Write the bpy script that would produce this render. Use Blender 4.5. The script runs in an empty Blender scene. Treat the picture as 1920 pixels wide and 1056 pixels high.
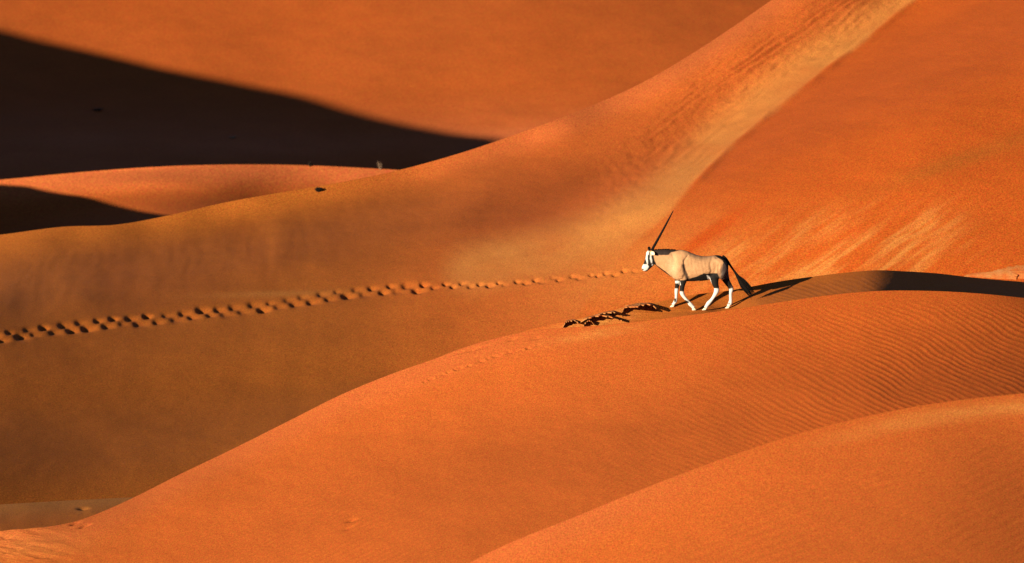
import bpy, math, json
import numpy as np
from mathutils import Vector, Matrix

# ------------------------------------------------------------------ camera, sky, sun, exposure
sc = bpy.context.scene
COL = sc.collection
SUN_EL, SUN_AZ = 12.0, 46.0          # sun low, to the left and behind the camera
CAM_H, CAM_PITCH, HALF_FOV = 16.1, 6.0, 4.0
cam_d = bpy.data.cameras.new('camera'); cam = bpy.data.objects.new('camera', cam_d); COL.objects.link(cam)
cam.location = (0, 0, CAM_H); cam.rotation_euler = (math.radians(90 - CAM_PITCH), 0, 0)
cam_d.sensor_width = 36; cam_d.lens = 18 / math.tan(math.radians(HALF_FOV))
cam_d.clip_start = 1; cam_d.clip_end = 20000
cam_d.dof.use_dof = True; cam_d.dof.focus_distance = 150.0; cam_d.dof.aperture_fstop = 3.0
sc.camera = cam
SE, SA = math.radians(SUN_EL), math.radians(SUN_AZ)
SUN = np.array([-math.cos(SE) * math.cos(SA), -math.cos(SE) * math.sin(SA), math.sin(SE)])
w = bpy.data.worlds.new("World"); sc.world = w; w.use_nodes = True
wn = w.node_tree; bg = wn.nodes['Background']
sky = wn.nodes.new('ShaderNodeTexSky'); sky.sky_type = 'NISHITA'; sky.sun_disc = False
sky.sun_elevation = SE; sky.sun_rotation = math.atan2(SUN[0], SUN[1])
sky.air_density = 0.35; sky.dust_density = 0.0
wn.links.new(sky.outputs[0], bg.inputs[0]); bg.inputs[1].default_value = 0.05
sl = bpy.data.lights.new('sun', 'SUN'); sl.energy = 5.0; sl.angle = math.radians(0.5); sl.color = (1.0, 0.84, 0.60)
so = bpy.data.objects.new('sun', sl); COL.objects.link(so); so.location = (-80, -60, 80)
so.rotation_euler = Vector(SUN).to_track_quat('Z', 'Y').to_euler()
sc.view_settings.view_transform = 'Standard'; sc.view_settings.look = 'None'
sc.view_settings.exposure = 1.48; sc.view_settings.gamma = 1.0

# ------------------------------------------------------------------ helpers
def tag(o, label=None, cat=None, group=None, kind=None):
    if label: o['label'] = label
    if cat: o['category'] = cat
    if group: o['group'] = group
    if kind: o['kind'] = kind
    return o

_rs = np.random.RandomState(7); _perm = _rs.permutation(256); _perm = np.concatenate([_perm, _perm])
_ga = _rs.rand(256) * 2 * np.pi
def noise(x, y):
    """2-D gradient noise, about -1..1"""
    x = np.asarray(x, float); y = np.asarray(y, float)
    xi = np.floor(x).astype(int); yi = np.floor(y).astype(int); xf = x - xi; yf = y - yi
    def g(ix, iy, dx, dy):
        a = _ga[_perm[(_perm[ix & 255] + iy) & 255]]
        return np.cos(a) * dx + np.sin(a) * dy
    u = xf * xf * xf * (xf * (xf * 6 - 15) + 10); v = yf * yf * yf * (yf * (yf * 6 - 15) + 10)
    a = g(xi, yi, xf, yf); b = g(xi + 1, yi, xf - 1, yf); c = g(xi, yi + 1, xf, yf - 1); d = g(xi + 1, yi + 1, xf - 1, yf - 1)
    return 1.45 * ((a + (b - a) * u) * (1 - v) + (c + (d - c) * u) * v)
def fbm(x, y, o=4):
    s = 0; a = 1.0
    for i in range(o):
        s = s + a * noise(x * 2 ** i + 17.3 * i, y * 2 ** i - 9.1 * i); a *= .5
    return s / 1.6
def sst(a, b, x):
    t = np.clip((np.asarray(x, float) - a) / (b - a), 0, 1); return t * t * (3 - 2 * t)
def blob(px, py, cx, cy, rx, ry, ang=0.0):
    c, s = math.cos(ang), math.sin(ang); dx = px - cx; dy = py - cy
    return np.exp(-(((dx * c + dy * s) / rx) ** 2 + ((-dx * s + dy * c) / ry) ** 2))
def polydist(px, py, pts):
    """distance to a polyline"""
    best = np.full(np.shape(px), 1e9)
    for (ax, ay), (bx, by) in zip(pts[:-1], pts[1:]):
        vx, vy = bx - ax, by - ay
        t = np.clip(((px - ax) * vx + (py - ay) * vy) / (vx * vx + vy * vy), 0, 1)
        best = np.minimum(best, np.hypot(px - ax - t * vx, py - ay - t * vy))
    return best
def inpoly(px, py, pts):
    r = np.zeros(np.shape(px), bool); n = len(pts)
    for i in range(n):
        ax, ay = pts[i]; bx, by = pts[(i + 1) % n]
        if ay == by: continue
        r ^= ((ay > py) != (by > py)) & (px < (bx - ax) * (py - ay) / (by - ay) + ax)
    return r

def grid_mesh(name, P, rgb, mat, flip=False):
    nu, nv = P.shape[:2]
    me = bpy.data.meshes.new(name)
    idx = np.arange(nu * nv).reshape(nu, nv)
    q = np.stack([idx[:-1, :-1], idx[1:, :-1], idx[1:, 1:], idx[:-1, 1:]], -1).reshape(-1, 4)
    if flip: q = q[:, ::-1]
    me.vertices.add(nu * nv); me.vertices.foreach_set('co', P.reshape(-1).astype(np.float32))
    me.loops.add(q.size); me.polygons.add(len(q))
    me.loops.foreach_set('vertex_index', q.reshape(-1).astype(np.int32))
    me.polygons.foreach_set('loop_start', np.arange(0, q.size, 4, dtype=np.int32))
    me.polygons.foreach_set('use_smooth', np.ones(len(q), bool))
    at = me.color_attributes.new('sand', 'FLOAT_COLOR', 'POINT')
    c = np.ones((nu * nv, 4), np.float32); c[:, :3] = rgb.reshape(-1, 3); at.data.foreach_set('color', c.reshape(-1))
    me.update(calc_edges=True); me.validate()
    me.materials.append(mat)
    o = bpy.data.objects.new(name, me); COL.objects.link(o)
    return o
def py_mesh(name, V, Fc, mat, parent=None, smooth=True):
    me = bpy.data.meshes.new(name); me.from_pydata([tuple(v) for v in V], [], Fc); me.update()
    me.materials.append(mat)
    if smooth:
        me.polygons.foreach_set('use_smooth', np.ones(len(me.polygons), bool))
    o = bpy.data.objects.new(name, me); COL.objects.link(o)
    if parent: o.parent = parent
    return o

# ------------------------------------------------------------------ materials
def sand_mat(name, grain, amp=0.16, bump=0.25):
    m = bpy.data.materials.new(name); m.use_nodes = True; nt = m.node_tree; N = nt.nodes; L = nt.links
    b = N['Principled BSDF']; b.inputs['Roughness'].default_value = 0.95; b.inputs['Specular IOR Level'].default_value = 0.05
    a = N.new('ShaderNodeAttribute'); a.attribute_name = 'sand'
    tc = N.new('ShaderNodeTexCoord')
    n1 = N.new('ShaderNodeTexNoise'); n1.inputs['Scale'].default_value = 1 / grain; n1.inputs['Detail'].default_value = 1.5
    n2 = N.new('ShaderNodeTexNoise'); n2.inputs['Scale'].default_value = 0.35; n2.inputs['Detail'].default_value = 4
    L.new(tc.outputs['Object'], n1.inputs['Vector']); L.new(tc.outputs['Object'], n2.inputs['Vector'])
    r1 = N.new('ShaderNodeMapRange'); r1.inputs[1].default_value = 0.25; r1.inputs[2].default_value = 0.75
    r1.inputs[3].default_value = 1 - amp; r1.inputs[4].default_value = 1 + amp
    L.new(n1.outputs['Fac'], r1.inputs[0])
    r2 = N.new('ShaderNodeMapRange'); r2.inputs[1].default_value = 0.3; r2.inputs[2].default_value = 0.7
    r2.inputs[3].default_value = 0.94; r2.inputs[4].default_value = 1.06
    L.new(n2.outputs['Fac'], r2.inputs[0])
    mu = N.new('ShaderNodeMath'); mu.operation = 'MULTIPLY'; L.new(r1.outputs[0], mu.inputs[0]); L.new(r2.outputs[0], mu.inputs[1])
    vm = N.new('ShaderNodeVectorMath'); vm.operation = 'SCALE'
    L.new(a.outputs['Color'], vm.inputs[0]); L.new(mu.outputs[0], vm.inputs['Scale'])
    # grain by grain hue shift between ochre and iron red
    hs = N.new('ShaderNodeHueSaturation'); L.new(vm.outputs[0], hs.inputs['Color'])
    n3 = N.new('ShaderNodeTexNoise'); n3.inputs['Scale'].default_value = 0.7 / grain; L.new(tc.outputs['Object'], n3.inputs['Vector'])
    r3 = N.new('ShaderNodeMapRange'); r3.inputs[1].default_value = 0.25; r3.inputs[2].default_value = 0.75
    r3.inputs[3].default_value = 0.488; r3.inputs[4].default_value = 0.512; L.new(n3.outputs['Fac'], r3.inputs[0]); L.new(r3.outputs[0], hs.inputs['Hue'])
    L.new(hs.outputs[0], b.inputs['Base Color'])
    bp = N.new('ShaderNodeBump'); bp.inputs['Strength'].default_value = bump; bp.inputs['Distance'].default_value = grain * 0.5
    L.new(n1.outputs['Fac'], bp.inputs['Height']); L.new(bp.outputs[0], b.inputs['Normal'])
    return m
def flat_mat(name, col, rough=0.7, var=0.2, scale=30, spec=0.2, attr=None):
    m = bpy.data.materials.new(name); m.use_nodes = True; nt = m.node_tree; N = nt.nodes; L = nt.links
    b = N['Principled BSDF']; b.inputs['Roughness'].default_value = rough; b.inputs['Specular IOR Level'].default_value = spec
    tc = N.new('ShaderNodeTexCoord'); n = N.new('ShaderNodeTexNoise'); n.inputs['Scale'].default_value = scale; n.inputs['Detail'].default_value = 3
    L.new(tc.outputs['Object'], n.inputs['Vector'])
    r = N.new('ShaderNodeMapRange'); r.inputs[1].default_value = 0.3; r.inputs[2].default_value = 0.7
    r.inputs[3].default_value = 1 - var; r.inputs[4].default_value = 1 + var; L.new(n.outputs['Fac'], r.inputs[0])
    vm = N.new('ShaderNodeVectorMath'); vm.operation = 'SCALE'; L.new(r.outputs[0], vm.inputs['Scale'])
    if attr:
        a = N.new('ShaderNodeAttribute'); a.attribute_name = attr; L.new(a.outputs['Color'], vm.inputs[0])
    else: vm.inputs[0].default_value = col
    L.new(vm.outputs[0], b.inputs['Base Color'])
    return m
M_NEAR = sand_mat('sand_near', 0.021, .38, .4); M_MID = sand_mat('sand_middle', 0.032, .42, .4); M_FAR = sand_mat('sand_far', 0.07, .32, .3)

# ------------------------------------------------------------------ terrain: crest lines and fitted dune surfaces
F = 960 / math.tan(math.radians(HALF_FOV)); PIT = math.radians(CAM_PITCH); CH = CAM_H
def ray(px,py):
    X=(px-960)/F; Y=(528-py)/F
    c,s=math.cos(PIT),math.sin(PIT)
    return np.stack([X, c+Y*s, -s+Y*c],-1)
def world(px,py,d):
    r=ray(px,py)*np.asarray(d)[...,None]; r[...,2]+=CH; return r
def bs(t,n):
    """uniform cubic b-spline basis, t in 0..1, n controls"""
    t=np.asarray(t,float); s=np.clip(t,0,1)*(n-3); k=np.minimum(s.astype(int),n-4); f=s-k
    B=np.zeros((len(t),n)); i=np.arange(len(t))
    B[i,k]=(1-f)**3/6; B[i,k+1]=(3*f**3-6*f**2+4)/6; B[i,k+2]=(-3*f**3+3*f**2+3*f+1)/6; B[i,k+3]=f**3/6
    return B
def curve(pts):
    """smooth monotone-ish curve y(x) through points (pchip)"""
    p=np.array(pts,float); x=p[:,0]; y=p[:,1]; h=np.diff(x); dl=np.diff(y)/h
    m=np.zeros(len(x)); m[0]=dl[0]; m[-1]=dl[-1]
    for i in range(1,len(x)-1): m[i]=(dl[i-1]*h[i]+dl[i]*h[i-1])/(h[i-1]+h[i])
    def f(q):
        q=np.asarray(q,float); k=np.clip(np.searchsorted(x,q)-1,0,len(x)-2)
        t=(q-x[k])/h[k]; out=y[k]*(2*t**3-3*t**2+1)+h[k]*m[k]*(t**3-2*t**2+t)+y[k+1]*(3*t**2-2*t**3)+h[k]*m[k+1]*(t**3-t**2)
        out=np.where(q<x[0],y[0]+m[0]*(q-x[0]),out); return np.where(q>x[-1],y[-1]+m[-1]*(q-x[-1]),out)
    return f
# silhouettes (px,py)
CUR=dict(
 F=curve([(500,1330),(700,1180),(880,1056),(1100,960),(1300,880),(1500,812),(1700,765),(1920,737),(2170,722)]),
 N=curve([(-250,1012),(0,996),(150,975),(240,938),(330,893),(430,845),(540,790),(640,740),(751,695),(812,674),(869,652),(939,632),(985,622),(1030,616.5),(1085,613),(1140,609),(1250,596.5),(1374,580),(1460,567),(1560,553),(1640,546),(1740,545.5),(1830,550),(1920,559),(2170,600)]),
 P=curve([(940,642),(985,621),(1052,604.5),(1116,592),(1139,587),(1172,577),(1235,566),(1306,552),(1377,543),(1460,528),(1530,518),(1600,510),(1640,507),(1700,509),(1760,513),(1820,520),(1920,529),(2170,552)]),
 V=curve([(-250,458),(0,440),(120,425),(220,421),(320,403),(420,380),(520,362),(600,349),(760,316),(860,288),(1000,240),(1100,202),(1210,152),(1330,80),(1450,-2),(1520,-50),(1600,-95),(1750,-150),(2170,-200)]),
 S=curve([(-250,962),(0,946),(120,939),(260,932),(420,925),(600,925)]),
 B1=curve([(-250,352),(0,337),(150,323),(300,312.5),(380,309.5),(450,308.5),(600,311),(680,315),(750,319),(850,328),(1100,360)]),
 B2=curve([(-300,-140),(2170,-140)]),
)
BOT=dict(F=curve([(500,1500),(2170,1400)]),
 N=curve([(-250,1250),(700,1250),(1100,1100),(1500,900),(1920,790),(2170,775)]),
 P=curve([(940,652),(1000,632),(1060,626),(1140,619),(1250,605),(1460,575),(1640,556),(1920,575),(2170,620)]),
 V=curve([(-250,1010),(0,1005),(260,965),(540,830),(740,735),(960,680),(1250,630),(1640,575),(2170,600)]),
 S=curve([(-250,1040),(0,1030),(260,985),(600,960)]),
 B1=curve([(-250,500),(300,460),(600,400),(1100,400)]),
 B2=curve([(-300,400),(2170,400)]))
DOM=dict(F=(500,2170,16,10),N=(-250,2170,26,14),P=(960,2170,26,6),V=(-250,2170,40,24),S=(-250,600,10,6),B1=(-250,1100,18,9),B2=(-300,2170,18,10))
def grid(name,us,vs):
    px=np.asarray(us)[:,None]+0*np.asarray(vs)[None]
    t=CUR[name](us); b=BOT[name](us)
    py=t[:,None]+(b-t)[:,None]*np.asarray(vs)[None]
    return px,py
def depth(name,C,us,vs):
    u0,u1,nu,nv=DOM[name]
    return bs((np.asarray(us)-u0)/(u1-u0),nu)@C@bs(vs,nv).T

NETS={'F':[[111.36,110.53,109.88,109.5,109.31,109.18,109.02,108.79,108.5,108.15],[113.02,112.0,111.08,110.37,109.86,109.45,109.03,108.59,108.15,107.67],[114.67,113.64,112.48,111.34,110.4,109.67,109.0,108.35,107.75,107.15],[116.03,115.32,114.23,112.61,111.05,109.87,108.94,108.11,107.33,106.58],[116.52,115.85,115.32,113.95,111.83,110.12,108.88,107.86,106.93,106.03],[116.71,115.95,115.3,114.6,112.57,110.44,108.86,107.64,106.57,105.53],[116.91,116.24,115.49,114.75,113.21,110.86,108.97,107.53,106.3,105.1],[117.25,116.56,115.73,114.7,113.51,111.31,109.22,107.57,106.15,104.78],[117.67,116.92,116.05,114.85,113.58,111.68,109.55,107.72,106.11,104.57],[118.1,117.31,116.36,115.08,113.66,111.94,109.87,107.93,106.17,104.46],[118.52,117.72,116.69,115.29,113.72,112.1,110.14,108.17,106.28,104.44],[118.95,118.14,116.94,115.44,114.1,112.42,110.44,108.41,106.44,104.49],[119.37,118.45,117.5,116.05,114.5,112.71,110.71,108.65,106.6,104.58],[120.08,118.77,117.77,116.82,115.05,113.06,110.98,108.87,106.78,104.7],[121.15,119.74,118.39,117.24,115.51,113.45,111.28,109.11,106.96,104.83],[122.14,120.67,119.19,117.72,115.92,113.83,111.61,109.37,107.16,104.98]],
'N':[[138.72,138.06,137.36,136.61,135.85,135.11,134.47,134.0,133.71,133.44,133.11,132.72,132.34,131.98],[139.38,138.87,138.34,137.8,137.2,136.54,135.68,134.7,134.04,133.6,133.18,132.75,132.37,132.04],[139.96,139.67,139.39,139.1,138.72,138.3,137.29,135.45,134.26,133.66,133.21,132.77,132.41,132.1],[140.23,139.97,139.73,139.45,139.05,138.67,138.3,136.14,134.49,133.69,133.21,132.78,132.44,132.13],[140.45,140.05,139.81,139.3,138.88,138.28,138.06,136.49,134.78,133.78,133.2,132.76,132.41,132.08],[141.43,140.61,140.07,139.64,139.05,138.49,138.2,137.18,135.38,134.05,133.26,132.72,132.31,131.91],[142.6,141.67,140.83,140.28,139.56,138.85,138.25,137.77,136.23,134.54,133.42,132.69,132.16,131.66],[143.26,142.42,141.58,140.8,140.07,139.35,138.53,137.87,136.86,135.06,133.63,132.69,132.0,131.37],[143.64,142.99,142.34,141.4,140.5,139.69,138.78,137.79,136.95,135.4,133.84,132.72,131.87,131.09],[144.02,143.44,142.81,141.92,140.99,140.09,139.04,137.9,136.84,135.52,134.0,132.79,131.81,130.9],[144.41,143.84,143.24,142.43,141.53,140.47,139.26,138.02,136.74,135.45,134.09,132.86,131.81,130.82],[144.64,143.96,143.39,142.66,141.85,140.81,139.51,138.16,136.68,135.32,134.16,133.02,131.94,130.92],[144.93,144.31,143.72,143.05,142.3,141.33,139.96,138.53,137.11,135.78,134.6,133.47,132.33,131.24],[144.93,144.35,143.77,143.22,142.56,141.7,140.37,138.97,137.62,136.29,135.09,133.99,132.88,131.76],[144.75,144.23,143.71,143.19,142.6,141.81,140.51,139.08,137.8,136.58,135.45,134.38,133.36,132.33],[144.8,144.33,143.84,143.38,142.8,142.06,141.0,139.67,138.37,137.18,136.07,135.03,134.02,133.04],[144.93,144.49,144.07,143.63,143.05,142.37,141.53,140.4,139.13,137.96,136.9,135.9,134.9,133.91],[145.17,144.77,144.37,143.97,143.48,142.85,142.04,141.1,140.0,138.86,137.8,136.82,135.85,134.84],[145.5,145.12,144.76,144.39,143.86,143.23,142.45,141.5,140.45,139.39,138.39,137.46,136.56,135.65],[145.71,145.37,145.02,144.68,144.26,143.72,143.0,142.04,140.98,139.96,139.0,138.09,137.22,136.38],[145.94,145.62,145.3,144.98,144.56,144.05,143.4,142.62,141.7,140.75,139.82,138.91,138.03,137.18],[146.17,145.86,145.55,145.23,144.89,144.4,143.78,143.06,142.23,141.36,140.5,139.66,138.84,138.01],[146.76,146.38,146.05,145.75,145.35,144.82,144.24,143.62,142.92,142.15,141.35,140.54,139.72,138.86],[147.99,147.34,146.81,146.4,145.94,145.36,144.74,144.09,143.4,142.65,141.89,141.13,140.37,139.59],[149.92,149.35,148.71,148.06,147.39,146.64,145.85,145.04,144.23,143.42,142.61,141.83,141.06,140.29],[151.9,151.27,150.54,149.73,148.85,147.93,146.98,146.03,145.1,144.21,143.35,142.54,141.75,140.97]],
'P':[[148.133,148.008,147.965,147.955,147.957,147.945],[148.273,148.213,148.147,148.083,148.016,147.952],[148.339,148.272,148.206,148.14,148.076,148.009],[148.409,148.307,148.204,148.102,147.998,147.895],[148.541,148.426,148.311,148.194,148.083,147.974],[148.965,148.802,148.577,148.386,148.179,147.86],[149.157,149.006,148.794,148.576,148.2,147.575],[149.494,149.305,149.055,148.722,148.006,147.207],[149.744,149.564,149.375,148.807,147.782,146.86],[149.959,149.792,149.524,148.654,147.574,146.605],[150.297,150.172,149.758,148.551,147.378,146.385],[150.673,150.503,149.926,148.561,147.334,146.272],[151.117,150.819,150.059,148.639,147.413,146.287],[151.611,151.028,150.011,148.657,147.504,146.434],[152.158,151.269,150.111,148.886,147.852,146.979],[153.097,152.431,151.583,150.624,149.548,148.391],[154.252,153.638,152.755,151.836,151.041,150.036],[155.526,154.848,153.945,152.884,152.435,151.694],[157.073,156.342,155.393,153.967,153.518,153.003],[158.793,157.916,156.852,154.998,154.348,154.056],[160.695,159.719,158.698,156.727,155.556,154.791],[162.649,161.296,159.705,157.572,155.921,154.716],[164.358,162.482,160.366,158.09,156.14,154.598],[165.896,163.783,161.565,159.278,157.061,155.03],[167.303,165.046,162.742,160.399,158.055,155.768],[168.65,166.298,163.911,161.49,159.052,156.628]],
'V':[[200.36,197.51,194.47,191.21,187.76,184.3,181.01,178.04,175.52,173.44,171.73,170.29,168.98,167.68,166.28,164.76,163.16,161.57,160.12,158.89,157.94,157.23,156.66,156.11],[200.87,198.37,195.62,192.35,188.57,184.66,181.09,178.13,175.77,173.87,172.28,170.91,169.64,168.31,166.83,165.19,163.47,161.82,160.37,159.19,158.31,157.67,157.13,156.6],[201.22,199.2,196.95,193.77,189.47,184.86,180.93,178.08,176.01,174.32,172.82,171.5,170.27,168.93,167.34,165.53,163.67,161.97,160.55,159.47,158.69,158.1,157.59,157.08],[201.34,199.88,198.45,195.55,190.42,184.8,180.5,177.91,176.22,174.7,173.24,171.95,170.79,169.48,167.76,165.75,163.72,161.96,160.61,159.67,159.02,158.51,158.04,157.57],[201.29,200.04,199.09,196.5,190.83,184.73,180.54,178.32,176.79,175.28,173.78,172.49,171.38,170.12,168.37,166.27,164.19,162.43,161.1,160.2,159.56,159.03,158.56,158.1],[201.17,199.84,198.46,195.69,190.54,185.3,181.73,179.52,177.79,176.15,174.56,173.22,172.11,170.92,169.31,167.29,165.23,163.42,162.01,161.0,160.27,159.7,159.2,158.71],[200.93,199.64,198.32,195.82,191.58,187.0,183.32,180.79,178.92,177.2,175.54,174.11,172.95,171.85,170.44,168.61,166.53,164.54,162.94,161.81,161.01,160.39,159.86,159.34],[200.74,199.86,199.03,196.6,192.22,187.64,184.0,181.53,179.72,178.09,176.54,175.09,173.84,172.69,171.35,169.68,167.72,165.71,163.96,162.66,161.75,161.07,160.5,159.97],[200.59,199.66,198.51,195.88,191.8,187.72,184.48,182.12,180.28,178.64,177.1,175.71,174.52,173.43,172.16,170.53,168.61,166.61,164.83,163.47,162.5,161.77,161.18,160.65],[200.82,200.33,199.81,197.33,193.04,188.98,185.8,183.37,181.46,179.81,178.25,176.78,175.56,174.55,173.47,172.01,170.12,168.02,166.06,164.52,163.41,162.6,161.96,161.43],[201.14,200.49,199.91,198.24,194.58,190.58,187.29,184.81,182.85,181.15,179.57,178.08,176.73,175.65,174.73,173.65,172.13,170.19,168.11,166.25,164.81,163.78,163.0,162.43],[201.62,201.2,200.82,199.74,196.47,192.44,189.02,186.47,184.49,182.77,181.18,179.67,178.26,177.05,176.07,175.18,174.08,172.54,170.62,168.59,166.81,165.42,164.4,163.68],[201.82,201.33,200.85,200.16,197.81,194.17,190.68,188.01,186.0,184.3,182.74,181.25,179.83,178.55,177.47,176.58,175.73,174.63,173.05,171.09,169.09,167.37,166.11,165.16],[202.13,201.8,201.35,200.33,198.0,194.67,191.5,189.08,187.2,185.56,184.05,182.6,181.2,179.87,178.7,177.72,176.93,176.17,175.13,173.57,171.6,169.57,167.99,166.76],[202.42,202.07,201.73,200.93,198.79,195.69,192.64,190.17,188.25,186.65,185.2,183.81,182.47,181.19,180.0,178.93,178.02,177.28,176.59,175.64,174.12,172.05,170.15,168.54],[202.84,202.49,202.05,201.22,199.3,196.61,193.86,191.46,189.5,187.9,186.5,185.18,183.87,182.62,181.45,180.37,179.38,178.5,177.76,177.09,176.23,174.66,172.56,170.52],[203.28,202.95,202.61,201.92,200.04,197.34,194.62,192.27,190.37,188.81,187.45,186.19,184.95,183.74,182.57,181.51,180.52,179.64,178.87,178.17,177.59,176.85,174.99,172.67],[203.64,203.32,203.0,202.49,200.89,198.48,195.82,193.34,191.29,189.6,188.12,186.76,185.46,184.22,183.07,182.07,181.17,180.33,179.57,178.89,178.16,177.77,176.64,174.68],[203.94,203.55,203.2,202.48,200.78,198.67,196.37,194.04,191.99,190.25,188.75,187.35,185.97,184.65,183.46,182.45,181.62,180.88,180.16,179.47,178.78,178.16,177.47,176.34],[204.42,204.06,203.65,202.99,201.25,199.38,197.78,195.94,193.81,191.6,189.53,187.8,186.31,184.93,183.72,182.71,181.85,181.06,180.35,179.66,179.07,178.35,177.83,177.43],[204.81,204.4,204.18,203.63,202.21,200.55,199.02,197.41,195.54,193.21,190.53,188.25,186.62,185.17,183.86,182.79,181.94,181.21,180.53,179.87,179.22,178.57,178.13,177.96],[205.54,204.57,203.89,203.24,202.42,201.53,200.17,198.59,197.01,194.64,191.23,188.24,186.45,185.08,183.85,182.85,182.03,181.29,180.58,179.91,179.28,178.75,178.39,178.18],[206.72,205.89,205.02,204.26,203.15,202.24,201.24,200.11,198.5,195.23,190.95,187.77,186.11,184.81,183.69,182.78,181.99,181.28,180.59,179.94,179.37,178.93,178.59,178.26],[207.15,206.17,205.59,204.98,203.85,202.99,202.06,201.04,198.93,194.65,189.81,186.77,185.51,184.43,183.46,182.63,181.85,181.1,180.43,179.89,179.44,179.07,178.73,178.31],[207.86,206.64,205.79,205.21,204.45,203.84,203.02,202.24,199.64,194.81,189.81,186.73,185.42,184.24,183.21,182.38,181.68,181.05,180.48,180.0,179.57,179.2,178.82,178.36],[208.86,207.52,206.54,205.96,205.29,204.71,204.09,203.18,199.98,195.14,190.39,187.18,185.54,184.24,183.22,182.47,181.78,181.13,180.6,180.14,179.72,179.34,178.91,178.43],[209.83,208.37,207.13,206.4,206.01,205.54,204.98,203.19,199.57,195.08,190.73,187.5,185.68,184.39,183.33,182.54,181.86,181.25,180.77,180.31,179.88,179.45,178.98,178.5],[210.82,209.37,208.32,207.51,206.83,206.32,205.82,203.51,199.71,195.4,191.27,188.03,186.01,184.63,183.51,182.6,181.86,181.31,180.88,180.44,180.01,179.54,179.04,178.56],[211.93,210.23,208.82,208.18,207.75,207.15,206.71,204.14,200.23,195.91,191.77,188.46,186.29,184.81,183.65,182.79,182.07,181.53,181.07,180.59,180.11,179.59,179.09,178.61],[213.37,211.93,210.4,209.21,208.5,207.89,207.37,204.64,200.57,196.07,191.85,188.54,186.35,184.89,183.77,182.87,182.13,181.54,181.06,180.57,180.09,179.61,179.12,178.63],[214.32,212.84,211.39,210.24,209.34,208.71,207.74,204.39,200.05,195.52,191.41,188.29,186.25,184.85,183.79,182.96,182.25,181.66,181.14,180.65,180.14,179.65,179.16,178.63],[214.92,213.42,212.0,210.81,209.84,209.35,207.61,203.65,198.99,194.4,190.48,187.65,185.89,184.69,183.74,182.96,182.29,181.76,181.24,180.72,180.21,179.69,179.18,178.6],[215.3,213.83,212.43,211.22,210.44,209.36,206.26,201.87,197.26,193.02,189.59,187.21,185.72,184.72,183.87,183.07,182.38,181.81,181.27,180.74,180.21,179.69,179.15,178.53],[215.45,214.02,212.63,211.57,210.64,208.35,204.36,199.79,195.4,191.62,188.79,186.93,185.75,184.87,184.03,183.19,182.5,181.94,181.37,180.81,180.26,179.71,179.11,178.43],[215.38,213.92,212.7,211.74,209.95,206.53,202.15,197.69,193.67,190.44,188.19,186.8,185.83,184.94,184.04,183.22,182.59,182.04,181.42,180.82,180.27,179.67,179.01,178.29],[215.38,214.02,212.93,211.34,208.35,204.18,199.66,195.43,191.9,189.32,187.71,186.68,185.81,184.91,184.01,183.25,182.66,182.05,181.41,180.83,180.24,179.58,178.89,178.1],[215.25,213.71,212.09,209.67,206.13,201.98,197.84,194.15,191.17,189.05,187.7,186.73,185.82,184.89,184.02,183.31,182.71,182.08,181.45,180.84,180.2,179.48,178.71,177.83],[214.49,212.32,209.95,207.11,203.75,200.14,196.68,193.63,191.16,189.32,188.01,186.99,186.06,185.16,184.32,183.6,182.95,182.31,181.66,180.99,180.26,179.43,178.49,177.48],[213.25,210.6,207.8,204.82,201.69,198.59,195.69,193.14,191.02,189.35,188.08,187.05,186.12,185.24,184.43,183.71,183.04,182.38,181.7,180.98,180.15,179.21,178.16,177.06],[211.78,208.83,205.8,202.78,199.86,197.14,194.69,192.55,190.74,189.25,188.04,187.02,186.11,185.26,184.47,183.75,183.08,182.4,181.68,180.87,179.94,178.9,177.77,176.63]],
'S':[[161.62,158.83,156.03,153.15,150.26,147.52],[161.12,158.19,155.31,152.5,150.01,147.84],[160.78,157.53,154.32,151.56,149.86,148.59],[160.93,157.72,154.51,152.02,150.98,150.17],[161.44,158.76,156.08,153.8,152.83,152.13],[161.81,159.47,157.27,155.47,154.52,153.69],[162.04,159.94,158.0,156.5,155.38,154.46],[162.18,160.34,158.62,157.26,156.12,155.2],[162.34,160.74,159.33,158.22,157.23,156.28],[162.65,161.4,160.33,159.44,158.53,157.53]],
'B1':[[297.17,296.28,295.74,295.43,294.92,293.7,291.25,288.06,284.8],[297.36,296.31,295.62,294.95,293.79,292.26,289.65,287.18,285.16],[297.37,296.8,296.23,295.65,294.56,293.26,290.92,288.51,286.64],[297.73,297.37,296.49,295.9,294.84,293.79,292.86,290.37,287.47],[298.62,297.47,297.0,296.01,294.76,293.62,290.73,287.24,283.82],[298.46,298.12,297.31,295.76,294.91,292.36,288.78,285.33,280.22],[297.54,299.1,296.8,296.46,294.8,291.12,287.49,282.22,275.92],[297.33,299.5,296.93,297.37,293.73,291.74,286.43,280.64,274.36],[299.95,299.47,298.49,296.96,296.24,293.03,286.91,281.2,275.7],[300.36,300.45,299.46,298.97,298.39,297.93,295.19,287.33,278.77],[301.92,301.31,300.95,300.47,299.85,299.46,299.52,297.01,284.63],[302.14,301.75,301.42,301.04,300.81,300.21,299.64,300.0,296.06],[302.41,302.2,301.8,301.52,301.01,300.96,300.58,299.21,299.16],[302.65,302.43,302.11,301.83,301.72,300.55,298.87,297.68,296.24],[302.94,302.76,302.33,302.28,299.06,297.87,297.15,296.74,296.57],[302.59,301.95,301.02,299.36,297.63,297.76,297.66,297.43,296.95],[300.1,299.13,298.25,297.91,298.6,298.26,297.59,296.72,295.91],[297.95,297.93,299.02,299.67,297.2,296.15,295.52,295.68,295.22]],
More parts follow.
